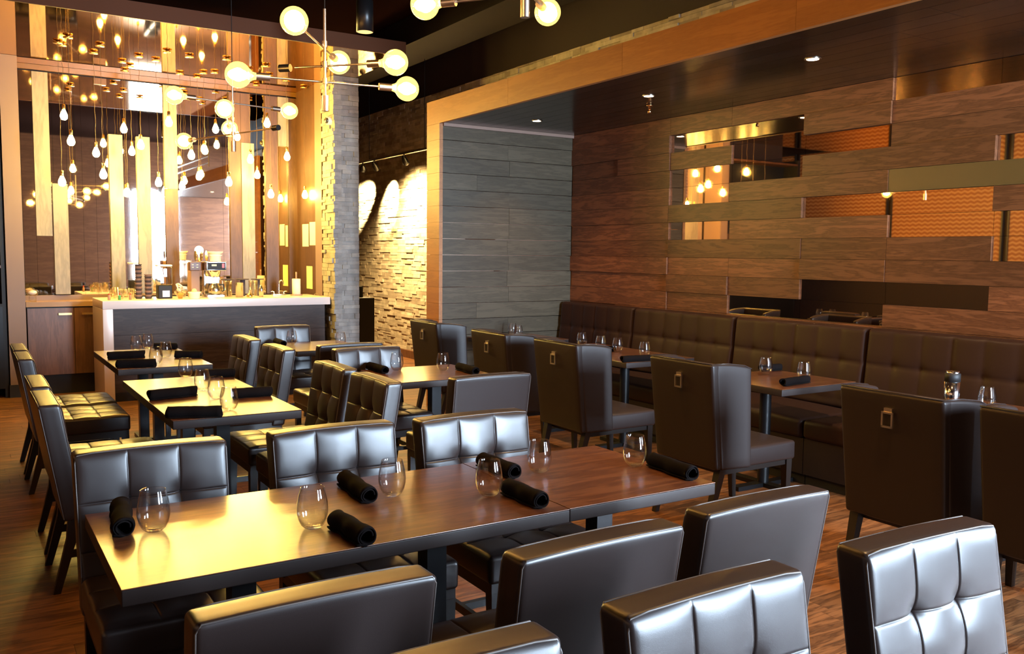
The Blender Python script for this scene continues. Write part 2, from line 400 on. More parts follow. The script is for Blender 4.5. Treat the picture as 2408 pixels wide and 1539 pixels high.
for r_, i, z0, z1 in mirrors:
    MB().box(XW+.004, XW+.02, COLS[i+1]+.001, COLS[i]-.001, z0+.001, z1-.001).build('mirror_panel', 'plank_mirror', wn)
MB().box(XW+.031, XW+.045, 0.05, 8.07, 0, 2.99).build('backing', 'black', wn)
# end wall of grey boards with thin bright gaps
ew = MB()
for r_ in range(18):
    z1 = ZT-RH*r_; z0 = max(ZT-RH*(r_+1), 0)
    if z1 <= 0: break
    cuts = [4.242, rnd.choice((4.65, 5.03, 5.05)), 5.88] if r_ % 2 else [4.242, 5.05, 5.88]
    for a, b_ in zip(cuts, cuts[1:]): ew.box(a+.001, b_-.001, 8.07-rnd.choice((0, .002, .004)), 8.10, z0+.003, z1-.003)
we = struct('wall_niche_end', ew, 'niche_plank_grey')
MB().box(4.26, 5.89, 8.105, 8.12, 0, 2.96).build('backing', 'plank_mirror', we)
MB().box(4.242, 5.89, 8.045, 8.07, 2.925, 2.957).build('trim_strip', 'post_paint', we)
# dropped ceiling
nc = MB(); ng = MB(); x = 4.245
while x < 5.94:
    y = 8.07
    while y > .05:
        l = rnd.choice((1.2, .8, 1.6)); e = max(y-l, .02)
        nc.box(x+.001, min(x+.165, 5.94)-.001, e+.001, y-.001, 2.958, 2.985); y = e
    x += .166
cn = struct('ceiling_niche', nc, 'niche_ceiling')
# portal frame: fascia beam and post
fa = MB(); y = 8.345
for e in (6.75, 5.16, 3.57, 1.98, .02): fa.box(4.20, 4.24, e+.001, y, 2.952, 3.19); y = e-.001
for e in range(19):
    fa.box(4.20, 4.24, 8.062, 8.345, max(ZT-RH*(e+1), 0)+.001, min(ZT-RH*e, 2.951)-.001) if ZT-RH*e > 0 else None
struct('trim_portal', fa, 'fascia_wood')
struct('wall_niche_box', MB().box(4.24, XS-.06, .02, 8.34, 2.99, 3.18).box(4.24, XS-.06, 8.125, 8.34, 0, 3.0).box(4.205, 5.94, .0, .018, 2.95, 3.18), 'ceiling_black')

# ------------------------------------------------------------------ bar alcove
YB = 11.4; ZS = 3.70
lo = MB()
mirror_wall = struct('wall_bar', MB().box(-1.4, 3.86, YB+.03, YB+.12, 0, ZS).box(3.86, 4.1, 10.42, YB+.12, 0, ZS), 'dark_wall')
sb = struct('ceiling_bar', MB().box(-3.2, 4.08, 8.63, YB+.12, ZS+.004, ZS+.12), 'black')
MB().box(-3.19, 4.079, 8.631, YB+.03, ZS, ZS+.004).build('mirror_sheet', 'amber_ceiling', sb)
MB().box(-3.2, 4.085, 8.61, 8.63, ZS-.002, ZS+.145).build('fascia', 'fascia_dark', sb)
MB().box(.6, 3.82, YB-.03, YB, ZS-.06, ZS-.002).build('cornice', 'amber_trim', mirror_wall)
# back wall strips, left to right: kind m = mirror, t = tan board, b = brown board; partial boards hang or stand in front of mirror
def wx(px): return onY(px, 500, YB).x
def wz(px, py): return onY(px, py, YB).z
strips = [(53, 84), (84, 122), (122, 160), (160, 196), (196, 227), (227, 258), (258, 291), (291, 323), (323, 355), (355, 388), (388, 419), (419, 525), (525, 540), (540, 567), (567, 597), (597, 624), (624, 653), (653, 678), (678, 707)]
for a, b_ in strips:
    MB().box(wx(a)+.001, wx(b_)-.001, YB, YB+.02, 1.08, ZS-.075).build('mirror_strip', 'mirror', mirror_wall)
boards = [(84, 122, 160, 555, 't', .035), (124, 160, 433, 692, 't', .05), (228, 258, 172, 200, 'b', .03), (258, 291, 318, 690, 't', .05), (323, 355, 323, 690, 't', .035),
          (388, 419, 180, 444, 't', .035), (388, 419, 445, 690, 'b', .03), (540, 567, 190, 690, 'b', .035), (567, 597, 338, 690, 't', .05), (567, 590, 190, 337, 'b', .03),
          (624, 653, 200, 690, 'b', .035), (653, 678, 200, 345, 't', .05), (678, 707, 200, 690, 'b', .035)]
for a, b_, t0, t1, kd, dp in boards:
    z1 = min(wz((a+b_)/2, t0), ZS-.076); z0 = max(wz((a+b_)/2, t1), 1.08)
    if t0 < 205: z1 = ZS-.08
    MB().box(wx(a)+.002, wx(b_)-.002, YB-dp, YB-.001, z0, z1).build('wood_board', 'board_tan' if kd == 't' else 'board_brown', mirror_wall)
struct('wall_bar_side', MB().box(3.82, 3.86, 10.67, YB-.001, 0, ZS).box(3.818, 3.86, 10.43, 10.668, 0, ZS), 'board_brown')
MB().box(3.812, 3.8175, 10.43, 10.665, 0, ZS).build('trim_1', 'post_paint').__setitem__('kind', 'structure')
# stone pier
cp = MB(); cx0, cx1, cy0, cy1 = 3.85, 4.12, 10.0, 10.40
ledger(cp, cx0-.0, cx1, 0, ZS-.001, lambda m_, a, b_, c, d, e: m_.box(a, b_, cy0-e*.5, cy0+.06, c, d), h=(.04, .065), l=(.09, .24))
ledger(cp, cy0, cy1, 0, ZS-.001, lambda m_, a, b_, c, d, e: m_.box(cx0-.03-e, cx0+.05, a-.01, b_, c, d), h=(.03, .065), l=(.07, .24), dep=(0, .03))
cp.box(cx0, cx1-.005, cy0+.01, cy1, 0, ZS-.001)
struct('wall_stone_pier', cp, 'stone_grey')
# left post and dark shelving beyond it
struct('trim_2', MB().box(.45, .62, 10.98, 11.38, .14, ZS-.002), 'post_paint')
struct('baseboard_left', MB().box(.44, .625, 10.97, 11.38, 0, .14), 'black')

sh = thing('shelving_unit', 'tall black back-bar shelving at the left edge behind the post', 'shelving', (-.5, 11.15, 0))
q = MB(); q.box(-.9, .93, .2, .24, 0, 3.4); q.box(-.9, -.86, -.12, .2, 0, 3.4); q.box(.9, .94, -.12, .2, 0, 3.4)
q.build('carcass', 'black', sh)
MB().box(-.86, .9, -.14, .2, .1, 1.0).build('cupboard', 'black_metal', sh)
for z in (1.0, 1.42, 1.86, 2.3, 2.75, 3.3): MB().box(-.86, .9, -.12, .2, z, z+.03).build('shelf', 'cabinet_wood' if z > 1.2 else 'black', sh)

# back counter on the left of the bar
bc = thing('back_counter', 'brown two-door base cabinet with a golden stone top left of the bar', 'cabinet', (.96, 11.19, 0))
MB().box(-.33, .46, -.17, .2, .22, .985).build('carcass', 'black', bc)
MB().box(-.33, .46, -.12, .2, 0, .22).build('plinth', 'black', bc)
for k, (a, b_) in enumerate(((-.325, .135), (.14, .455))):
    d = MB().box(a, b_, -.19, -.17, .225, .975).build('door', 'cabinet_wood', bc)
    h0, h1 = ((-.02, .115), (.215, .35))[k]
    MB().box(h0, h1, -.215, -.207, .895, .918).box(h0, h0+.012, -.21, -.19, .895, .918).box(h1-.012, h1, -.21, -.19, .895, .918).build('handle', 'brass', d)
MB().box(-.335, .60, -.20, .208, .99, 1.045).build('worktop', 'granite', bc)
MB().box(-.335, .60, .18, .208, 1.045, 1.10).build('upstand', 'post_paint', bc)

# bar
br = thing('bar_counter', 'long dark-panelled bar counter wrapped in pale stone, in front of the mirrored wall', 'bar counter', (1.28, 10.1, 0))
MB().rbox((1.255, .41, 1.046), (2.51, .82, .088), .004).build('counter_top', 'quartz', br)
MB().rbox((.05, .41, .5), (.10, .82, 1.003), .004).build('side_panel', 'quartz', br)
fp = MB(); fp.box(.10, 2.45, .03, .05, .72, 1.0); fp.box(.10, 2.45, .03, .05, .38, .717); fp.box(.10, 2.45, .03, .05, .10, .377); fp.build('front_panel', 'bar_panel', br)
MB().box(.1, 2.45, .05, .07, 0, .1).box(.1, 2.45, .05, .75, .1, 1.0).build('carcass', 'black', br)

# ------------------------------------------------------------------ dining chair with tufted back and seat
def seams(t, half, n):
    """distance to the nearest of the n-1 inner seams"""
    return min(abs(t-(-half+2*half*k/n)) for k in range(1, n))
def tuftd(a, b, A, B, na=3, nb=3, deep=.024, puff=.007, wid=.0032):
    da = seams(a, A, na); db = seams(b, B, nb)
    r_ = math.hypot(da, db)
    ea = min(A-abs(a), .04)/.04; eb = min(B-abs(b), .04)/.04; e = max(0, min(ea, eb)); e = e*(2-e)
    v = puff*(1-math.exp(-da/.035))*(1-math.exp(-db/.05))
    v -= .0035*math.exp(-(da/wid)**2) + .0030*math.exp(-(db/wid)**2)
    v -= deep*math.exp(-(r_/.028)**1.1)
    return v*(.25+.75*e)
CW = .52
def make_chair():
    t = thing('dining_chair', 'x', 'chair')
    # back: z .35 to .91, leaning back
    zc, hz = .63, .56
    def lean(p): 
        z = p.z+zc; k = (z-.40)/.51
        p.y += -.085*max(k, -.1) ; p.x *= 1 + .02*k; return p
    def fb(p, n):
        if n.y > .6:
            a, b = p.x, p.z+.03
            if abs(a) < CW/2 and p.z > -.20: p.y += tuftd(a, p.z-.022, CW/2, .25, 3, 3)*min(1, (p.z+.20)/.05)*(n.y-.6)/.4
        if n.z > .5: p.z += .006*math.cos(p.x/CW*PI)*1.0
        return lean(p)
    q = MB(); q.rbox((0, .055, zc), (CW, .095, hz), .015, ((44, (-CW/6, CW/6)), 3, (40, (.022-.25/3, .022+.25/3))), 3, fb); q.build('backrest', 'leather', t)
    # welt along the front edge of the back
    def fp_(x, z): v = lean(Vector((x, .0475+.0, z-zc))); return (v.x, v.y+.055-.004, z)
    pts = [fp_(-CW/2+.004, .40)]+[fp_(-CW/2+.004, z) for z in (.5, .6, .7, .8, .88)]+[fp_(-CW/2+.012, .905)]+[fp_(x, .909+.004*math.cos(x/CW*PI)) for x in (-.2, -.1, 0, .1, .2)]+[fp_(CW/2-.012, .905)]+[fp_(CW/2-.004, z) for z in (.88, .8, .7, .6, .5, .4)]
    MB().tube(pts, .0026, 6).build('front_piping', 'piping', t)
    def rp(x, z): v = lean(Vector((x, -.0475, z-zc))); return (v.x, v.y+.055+.004, z)
    pts = [rp(-CW/2+.004, z) for z in (.36, .5, .65, .8, .89)]+[rp(x, .908+.004*math.cos(x/CW*PI)) for x in (-.245, -.1, 0, .1, .245)]+[rp(CW/2-.004, z) for z in (.89, .8, .65, .5, .36)]
    MB().tube(pts, .0022, 6).build('rear_piping', 'piping', t)
    def fs_(p, n):
        if n.z > .6:
            p.z += tuftd(p.x, p.y+.02, CW/2-.005, .25, 3, 3, deep=.016, puff=.008)*(n.z-.6)/.4
        if n.z > .3: p.z += .010*(1-(p.x/(CW/2))**2)*(1-(p.y/.27)**2)
        return p
    q = MB(); q.rbox((0, .345, .43), (CW, .51, .11), .018, ((40, (-(CW/2-.005)/3, (CW/2-.005)/3)), (38, (-.02-.25/3, -.02+.25/3)), 2), 3, fs_); q.build('seat', 'leather', t)
    MB().box(-CW/2+.012, CW/2-.012, .06, .59, .33, .378).build('seat_frame', 'leg_wood', t)
    for s in (-1, 1):
        MB().taper((s*.225, .572, 0), (s*.225, .568, .34), .017, .023).build('leg', 'leg_wood', t)
        q = MB(); q.taper((s*.225, -.02, 0), (s*.225, .05, .26), .016, .022); q.taper((s*.225, .05, .26), (s*.225, .06, .36), .022, .024); q.build('leg', 'leg_wood', t)
        MB().box(s*.225-.009, s*.225+.009, .03, .57, .165, .20).build('stretcher', 'leg_wood', t)
    MB().box(-.216, .216, .29, .315, .168, .197).build('stretcher', 'leg_wood', t)
    return t
chair = make_chair(); first = True
def put_chair(x, y, rz, label, group, sc=1.0, w=1.0):
    global first
    o = place(chair, first, (x, y, 0), rz, label, group); first = False
    o.scale = (w, 1, 1)
    return o
R90 = PI/2
GN = 'chairs at the long front table'; GL = 'chairs down the left aisle'; GR = 'chairs right of the left tables'; GM = 'chairs at the middle pair of tables'; GB = 'chairs of the next table at the bottom edge'
# far side of the front table, facing the camera
put_chair(.585, 3.395, PI, 'tufted dark leather chair behind the left end of the long front table', GN)
put_chair(1.29, 3.40, PI, 'tufted dark leather chair behind the middle of the long front table', GN)
put_chair(1.93, 3.36, PI, 'tufted dark leather chair behind the front table, nearest the wingback chairs', GN, w=1.04)
# near side, seen from behind
put_chair(.625, 1.78, 0, 'dark leather chair with smooth back to camera at the front table, leftmost of three', GN)
put_chair(1.36, 1.76, 0.02, 'dark leather chair with smooth back to camera at the front table, middle of three', GN)
put_chair(2.005, 1.80, 0, 'dark leather chair with smooth back to camera at the front table, rightmost of three', GN)
# bottom edge
put_chair(.68, 1.32, PI, 'dark leather chair showing only its top edge at the bottom edge of the picture', GB)
put_chair(1.365, 1.32, PI, 'shiny tufted leather chair at the bottom edge, left of the tall tufted one at right', GB)
put_chair(2.11, 1.30, PI-.05, 'large shiny tufted leather chair in the lower right corner', GB)
# left aisle, facing the tables
put_chair(.365, 4.79, -R90, 'dark leather chair nearest the camera in the left aisle row', GL)
put_chair(.375, 5.43, -R90, 'dark leather chair second nearest in the left aisle row, seat catching yellow light', GL)
put_chair(.385, 6.78, -R90, 'dark leather chair second farthest in the left aisle row', GL)
put_chair(.39, 7.40, -R90, 'dark leather chair farthest in the left aisle row, by the brown post', GL)
# right of the left tables
put_chair(2.0, 4.68, R90, 'tufted leather chair right of the yellow-lit table, near one of its pair', GR)
put_chair(2.0, 5.33, R90, 'tufted leather chair right of the yellow-lit table, far one of its pair', GR)
put_chair(2.02, 6.56, R90, 'tufted leather chair right of the farthest left table, near one of its pair', GR)
put_chair(2.01, 7.40, R90, 'tufted leather chair right of the farthest left table, closest to the bar', GR)
# middle tables
put_chair(2.66, 4.47, 0, 'grey-looking smooth-backed leather chair on the near side of the middle table', GM)
put_chair(2.61, 6.17, PI, 'tufted leather chair facing the camera behind the middle table', GM)
put_chair(2.60, 6.53, 0, 'leather chair with its back to camera at the small table before the bar end', GM)
put_chair(2.655, 8.36, PI, 'tufted leather chair facing the camera right in front of the bar panel', GM)

# ------------------------------------------------------------------ wingback chair with ring pull
def make_wing():
    t = thing('wingback_chair', 'x', 'chair')
    Wd = .55; zc = .68; hz = .64
    def lean(p, z): p.y += -.07*(z-.36)/.64; p.x *= .96+.04*(z-.36)/.64; return p
    q = MB(); q.rbox((0, .03, zc), (Wd, .07, hz), .018, (10, 2, 12), 3, lambda p, n: lean(p, p.z+zc)); q.build('backrest', 'leather_back', t)
    for s in (-1, 1):
        q = MB()
        def dw(p, n, s=s):
            z = p.z+zc; yy = p.y+.165     # 0.03 .. 0.30
            f = max(0, (yy-.05)/.25)
            # top edge sinks in a curve towards the front
            k = (z-.36)/.64
            p.z -= f*f*.03*k
            p.y += -.05*f*(1-k)*.9
            p.x += s*.028*f
            return lean(p, z)
        q.rbox((s*(Wd/2-.0225), .165, zc), (.045, .27, hz), .018, (2, 8, 12), 3, dw); q.build('wing', 'leather_back', t)
    def L(x, y, z):
        v = lean(Vector((x, y, 0)), z); return (v.x, v.y, z)
    pts = [L(-Wd/2-.024, .295, .962), L(-Wd/2-.018, .24, .985), L(-Wd/2-.006, .12, 1.0), L(-Wd/2+.006, .003, 1.001), L(0, -.003, 1.002), L(Wd/2-.006, .003, 1.001), L(Wd/2+.006, .12, 1.0), L(Wd/2+.018, .24, .985), L(Wd/2+.024, .295, .962)]
    MB().tube(pts, .003, 6).build('piping', 'leather', t)
    MB().box(-Wd/2+.03, Wd/2-.03, .07, .67, .325, .36).build('seat_frame', 'leg_wood', t)
    q = MB(); q.rbox((0, .375, .415), (Wd-.02, .63, .12), .020, (10, 10, 1), 3, lambda p, n: Vector((p.x, p.y, p.z+(.015*(1-(p.x/.24)**2)*(1-(p.y/.30)**2) if n.z > .3 else 0)))); q.build('seat', 'leather', t)
    for s in (-1, 1):
        MB().taper((s*.225, .655, 0), (s*.235, .64, .36), .016, .024).build('leg', 'leg_wood', t)
        MB().taper((s*.225, -.035, 0), (s*.235, .06, .37), .016, .025).build('leg', 'leg_wood', t)
    y0 = lean(Vector((0, -.006, 0)), .90).y
    rg = MB(); rg.box(-.021, .021, y0-.012, y0+.004, .908, .926)
    plate = rg.build('ring_mount', 'nickel', t)
    q = MB(); yy = y0-.013
    a, w_, h_ = .0045, .030, .072
    q.box(-w_, w_, yy-a, yy+a, .905-.005, .905+.004); q.box(-w_, w_, yy-a, yy+a, .905-h_, .905-h_+.009); q.box(-w_, -w_+.009, yy-a, yy+a, .905-h_, .905); q.box(w_-.009, w_, yy-a, yy+a, .905-h_, .905)
    q.build('ring_pull', 'nickel', plate)
    return t
wing = make_wing()
wl_ = [(3.755, 1.80, 'wingback chair cut off by the right edge of the picture', -R90),
       (3.745, 2.495, 'large dark wingback chair with a clear silver ring pull, right of the front table', -R90),
       (3.755, 3.92, 'wingback chair with the padded seat showing, second from the right edge with legs in view', -R90),
       (3.715, 5.19, 'wingback chair in the middle of the row, behind the smooth grey-backed dining chair', -R90),
       (3.68, 6.08, 'brownish wingback chair second from the far end of the row', -R90),
       (3.70, 7.29, 'farthest wingback chair, in front of the lit stone wall', -R90)]
for k, (x, y, lb, rz) in enumerate(wl_): place(wing, k == 0, (x, y, 0), rz, lb, 'wingback chairs facing the banquette')

# ------------------------------------------------------------------ banquette
def banquette(y0, y1, label):
    yc = (y0+y1)/2; L_ = y1-y0-.006
    t = thing('banquette_section', label, 'banquette', (5.425, yc, 0), group='banquette sections along the plank wall')
    MB().box(-.36, .42, -L_/2, L_/2, .08, .34).build('base', 'leather_back', t)
    MB().box(-.33, .40, -L_/2, L_/2, 0, .08).build('plinth', 'black', t)
    def ds(p, n):
        if n.z > .3: p.z += .012*(1-(p.y/(L_/2))**2)
        return p
    MB().rbox((-.07, 0, .41), (.64, L_, .14), .035, (6, 16, 1), 4, ds).build('seat', 'banquette_leather', t)
    def db(p, n):
        if n.x < -.6:
            p.x -= tuftd(p.y, p.z-.05, L_/2, .29, 6, 2, deep=.016, puff=.008)*(-n.x-.6)/.4
        p.x += .06*(p.z+.31)/.6
        return p
    MB().rbox((.31, 0, .79), (.12, L_, .63), .03, (2, 64, 34), 3, db).build('backrest', 'banquette_leather', t)
    return t
banquette(6.78, 8.04, 'tufted banquette section in the dark corner by the grey board wall')
banquette(5.42, 6.78, 'tufted banquette section second from the grey board wall')
banquette(4.10, 5.42, 'tufted banquette section behind the table with two glasses and two napkins')
banquette(2.75, 4.10, 'tufted banquette section behind the silver-ringed wingback chair')
banquette(1.40, 2.75, 'tufted banquette section at the right edge of the picture')

# ------------------------------------------------------------------ tables
def table(x0, x1, y0, y1, label, legs, wood_='table_wood', th=.045, group=None, round_=False, h=.76):
    t = thing('dining_table', label, 'table', ((x0+x1)/2, (y0+y1)/2, 0), group=group)
    w, d = x1-x0, y1-y0
    MB().rbox((0, 0, h-.0015), (w, d, .003), .0012, seg=1, smooth=False).build('tabletop', wood_, t)
    MB().rbox((0, 0, h-.003-th/2), (w, d, th), .004, seg=2).build('edge_band', 'table_edge', t)
    for (lx, ly) in legs:
        p = MB()
        if round_: p.tube([(lx, ly, .03), (lx, ly, h-.05)], .04, 20)
        else: p.box(lx-.037, lx+.037, ly-.037, ly+.037, .03, h-.05)
        pd = p.build('pedestal', 'black_metal', t)
        b_ = MB(); b_.box(lx-.28, lx+.28, ly-.035, ly+.035, .0, .03); b_.box(lx-.035, lx+.035, ly-.28, ly+.28, 0, .0299); b_.build('foot', 'black_metal', pd)
        MB().box(lx-.2, lx+.2, ly-.05, ly+.05, h-.056, h-.0485).build('top_plate', 'black_metal', pd)
    return t
table(.326, 1.746, 2.378, 3.135, 'long dark wood table in front, its left end glowing yellow', [(-.33, -.09), (.33, -.09)])
table(1.750, 2.442, 2.383, 3.139, 'dark reddish square table pushed against the right end of the long front table', [(0.0, -.1)])
table(.905, 1.583, 4.67, 6.28, 'yellow-lit table with four glasses and four napkin rolls, behind the front table', [(0, -.42), (0, .48)], 'table_wood_long')
table(.965, 1.64, 6.90, 8.25, 'farthest left table, in front of the end of the bar', [(0, -.3), (0, .35)], 'table_wood_long')
table(2.50, 3.26, 5.33, 6.05, 'small square table with two glasses between the dining chairs and wingbacks', [(0.05, 0)])
table(2.49, 3.17, 7.45, 8.24, 'small table right before the stone pier, farthest of the middle tables', [(.2, -.1)])
GNT = 'banquette tables'
table(4.55, 5.31, 3.87, 4.60, 'banquette table with two glasses and two napkins, beside the seat of a wingback', [(-.12, 0)], round_=True, group=GNT)
table(4.56, 5.31, 5.47, 6.85, 'banquette table with four glasses, seen between two wingback chairs', [(-.15, -.4), (-.15, .4)], round_=True, group=GNT)
table(4.50, 5.31, 7.3, 7.98, 'banquette table in the far corner, mostly hidden by wingback chairs', [(-.1, 0)], round_=True, group=GNT)
table(4.55, 5.31, 2.05, 2.98, 'banquette table at the right edge with a tall metal shaker on it', [(-.1, 0)], round_=True, group=GNT)

# ------------------------------------------------------------------ glasses and napkins
def make_glass():
    o = [(0, .0), (.020, .0), (.027, .003), (.036, .012), (.044, .028), (.0485, .048), (.0492, .062), (.0470, .085), (.0425, .108), (.0375, .129), (.0372, .1305)]
    i = [(.0364, .130), (.0415, .108), (.0460, .085), (.0481, .062), (.0474, .048), (.0428, .0295), (.034, .015), (.022, .008), (0.004, .0068), (0, .0068)]
    return MB().lathe(o+i, 40).build('stemless_glass', 'glass')
glass = make_glass(); tag(glass, 'x', 'glass'); gfirst = True
def put_glass(x, y, label, group, z=.7615):
    global gfirst
    g = glass if gfirst else glass.copy()
    if not gfirst: COL.objects.link(g)
    gfirst = False
    g.location = (x, y, z); g['label'] = label; g['group'] = group; g.rotation_euler = (0, 0, rnd.random()*6)
gA = 'stemless glasses on the front table'; gB = 'stemless glasses on the yellow-lit table'; gC = 'stemless glasses on the farthest left table'; gD = 'stemless glasses on the middle tables'; gE = 'stemless glasses on the banquette tables'
for (px, py), lb in zip([(362, 1250), (735, 1243), (922, 1167), (1150, 1167), (1268, 1112), (1492, 1098)],
        ['stemless glass on the far left end of the front table', 'second glass from the left on the front table, left of a napkin roll',
         'stemless glass on the front table right of the napkin roll behind the second chair', 'stemless glass near the joint of the two front tables, between two napkin rolls',
         'stemless glass on the far side of the square front table end', 'rightmost stemless glass on the front table, by the last napkin roll']):
    p = onZ(px, py, .76); put_glass(p.x, p.y, lb, gA)
for (px, py), lb in zip([(437, 888), (476, 919), (509, 939), (539, 966)], ['farthest glass of the diagonal row on the yellow-lit table', 'second farthest glass of the diagonal row on the yellow-lit table', 'second nearest glass on the yellow-lit table, touching the nearest in view', 'nearest glass on the yellow-lit table, right of the napkin at its near edge']):
    p = onZ(px, py, .76); put_glass(p.x, p.y, lb, gB)
for (px, py), lb in zip([(321, 826), (348, 821), (367, 857), (390, 842)], ['leftmost glass on the farthest left table', 'tallest-standing back glass on the farthest left table', 'front glass on the farthest left table, right of the nearest napkin', 'rightmost glass on the farthest left table']):
    p = onZ(px, py, .76); put_glass(p.x, p.y, lb, gC)
for (px, py), lb in zip([(933, 872), (1042, 872), (686, 811), (801, 815)], ['left glass on the middle table beside the small napkin roll', 'right glass on the middle table, before the wingback chairs', 'left glass on the small table before the bar', 'right glass on the small table before the stone pier']):
    p = onZ(px, py, .76); put_glass(p.x, p.y, lb, gD)
for (x, y), lb in zip([(5.02, 7.93), (4.92, 7.66), (5.0, 6.66), (4.96, 6.32), (4.98, 6.10), (4.95, 5.70), (5.01, 4.42), (5.03, 4.09), (5.02, 2.78)],
        ['left glass of the pair on the far corner banquette table', 'right glass of the pair on the far corner banquette table', 'farthest of four glasses on the long banquette table', 'second farthest of four glasses on the long banquette table', 'second nearest of four glasses on the long banquette table', 'nearest of four glasses on the long banquette table',
         'left glass on the banquette table beside the folded dark napkin', 'right glass on the banquette table behind a napkin roll', 'glass on the right edge banquette table beside the metal shaker']):
    put_glass(x, y, lb, gE)
def make_napkin(L_=.27, r0=.027):
    """rolled cloth: spiral with an oval outer turn and a loose flap lying on the table"""
    prof = []
    n = 46
    for k in range(n+1):
        a = k/n; th = a*2*PI*1.75 + PI*0; r_ = .013+(r0-.013)*a**.6
        prof.append((r_*math.cos(th)*1.04, r_*math.sin(th)*.95))
    e = prof[-1]
    out = prof + [(e[0]-.002-.006*k, max(e[1]-.006*k*1.3, -r0+.004)) for k in range(1, 6)]
    vs = []; fs = []; m_ = 14; th_ = .0016
    for i in range(m_+1):
        y = -L_/2+L_*i/m_; s_ = 1+.02*math.sin(i*1.3)+.012*math.sin(i*2.9)
        off = .003*math.sin(i*.9)
        for k, (a, b_) in enumerate(out): vs.append((a*s_+off, y+(.004*math.sin(k*.5) if i in (0, m_) else 0), max(b_*(s_ if b_ > 0 else 1)+r0*.97, .001)))
    K = len(out)
    for i in range(m_):
        for k in range(K-1): fs.append((i*K+k, i*K+k+1, (i+1)*K+k+1, (i+1)*K+k))
    q = MB(); q.add(vs, fs, True); o = q.build('napkin_roll', 'napkin', fix=False)
    md = o.modifiers.new('thick', 'SOLIDIFY'); md.thickness = .0042; md.offset = -1
    return o
nap = make_napkin(); tag(nap, 'x', 'napkin'); nfirst = True
def put_nap(p0, p1, label, group, sc=1, flip=False):
    global nfirst
    a = onZ(*p0, .785); b_ = onZ(*p1, .785)
    o = nap if nfirst else nap.copy()
    if not nfirst: COL.objects.link(o)
    nfirst = False
    c = (a+b_)/2; d = a-b_
    o.location = (c.x, c.y, .7612); o.rotation_euler = (0, 0, math.atan2(d.y, d.x)-PI/2+(PI if flip else 0))
    o.scale = (sc, max(.7, min(d.length/.27, 1.12)), sc); o['label'] = label; o['group'] = group
nA = 'napkin rolls on the front table'; nB = 'napkin rolls on the yellow-lit table'; nC = 'napkin rolls on the farthest left table'; nD = 'napkin rolls on the middle tables'; nE = 'napkin rolls on the banquette tables'
put_nap((284, 1190), (292, 1245), 'black napkin roll on the left end of the front table', nA, 1.05)
put_nap((812, 1125), (870, 1168), 'black napkin roll on the far side of the front table, before the middle tufted chair', nA, 1.05)
put_nap((792, 1222), (865, 1266), 'black napkin roll near the edge of the front table, right of the yellowish glass', nA, 1.05)
put_nap((1135, 1082), (1212, 1112), 'black napkin roll on the far side of the square front table end', nA, 1.05)
put_nap((1195, 1145), (1275, 1180), 'black napkin roll across the joint side of the square front table end', nA, 1.05)
put_nap((1535, 1082), (1630, 1116), 'black napkin roll on the right edge of the front table', nA, 1.05)
put_nap((350, 932), (460, 921), 'black napkin roll on the left side of the yellow-lit table, slightly turned', nB, 1.1)
put_nap((393, 972), (521, 970), 'black napkin roll along the near edge of the yellow-lit table', nB, 1.1)
put_nap((548, 928), (638, 922), 'black napkin roll on the right side of the yellow-lit table', nB, 1.1, True)
put_nap((480, 881), (552, 878), 'black napkin roll at the far right corner of the yellow-lit table', nB, 1.1, True)
put_nap((253, 838), (340, 834), 'black napkin roll on the left of the farthest left table', nC, 1.1)
put_nap((275, 857), (366, 856), 'black napkin roll along the near side of the farthest left table', nC, 1.15)
put_nap((412, 835), (474, 835), 'black napkin roll on the right of the farthest left table', nC, 1.1, True)
put_nap((368, 815), (410, 815), 'black napkin roll at the back of the farthest left table', nC, 1.0, True)
put_nap((868, 860), (908, 872), 'dark napkin roll on the left of the middle table', nD, 1)
put_nap((1072, 860), (1128, 876), 'dark napkin roll on the right of the middle table', nD, 1)
put_nap((646, 801), (671, 811), 'dark napkin roll on the left of the small table before the bar', nD, 1)
put_nap((1462, 845), (1530, 842), 'grey napkin roll at the near edge of the long banquette table', nE, .95)
put_nap((1404, 822), (1446, 820), 'grey napkin roll at the back of the long banquette table', nE, .95)
put_nap((1793, 866), (1830, 864), 'grey napkin roll behind the glass on the two-glass banquette table', nE, .95)
put_nap((1840, 900), (1898, 892), 'black napkin roll at the near edge of the two-glass banquette table', nE, .95)
t = thing('metal_shaker', 'tall polished metal shaker with a black lid behind the silver-ringed wingback', 'shaker', (4.78, 2.85, .7615))
MB().lathe([(0, 0), (.041, 0), (.041, .17), (0, .17)], 28).build('body', 'chrome', t)
MB().lathe([(0, .17), (.042, .17), (.042, .215), (.036, .218), (0, .218)], 28).build('lid', 'black', t)
MB().lathe([(.036, .218), (.036, .228), (.033, .23), (0, .23)], 24).build('rim', 'chrome', t)

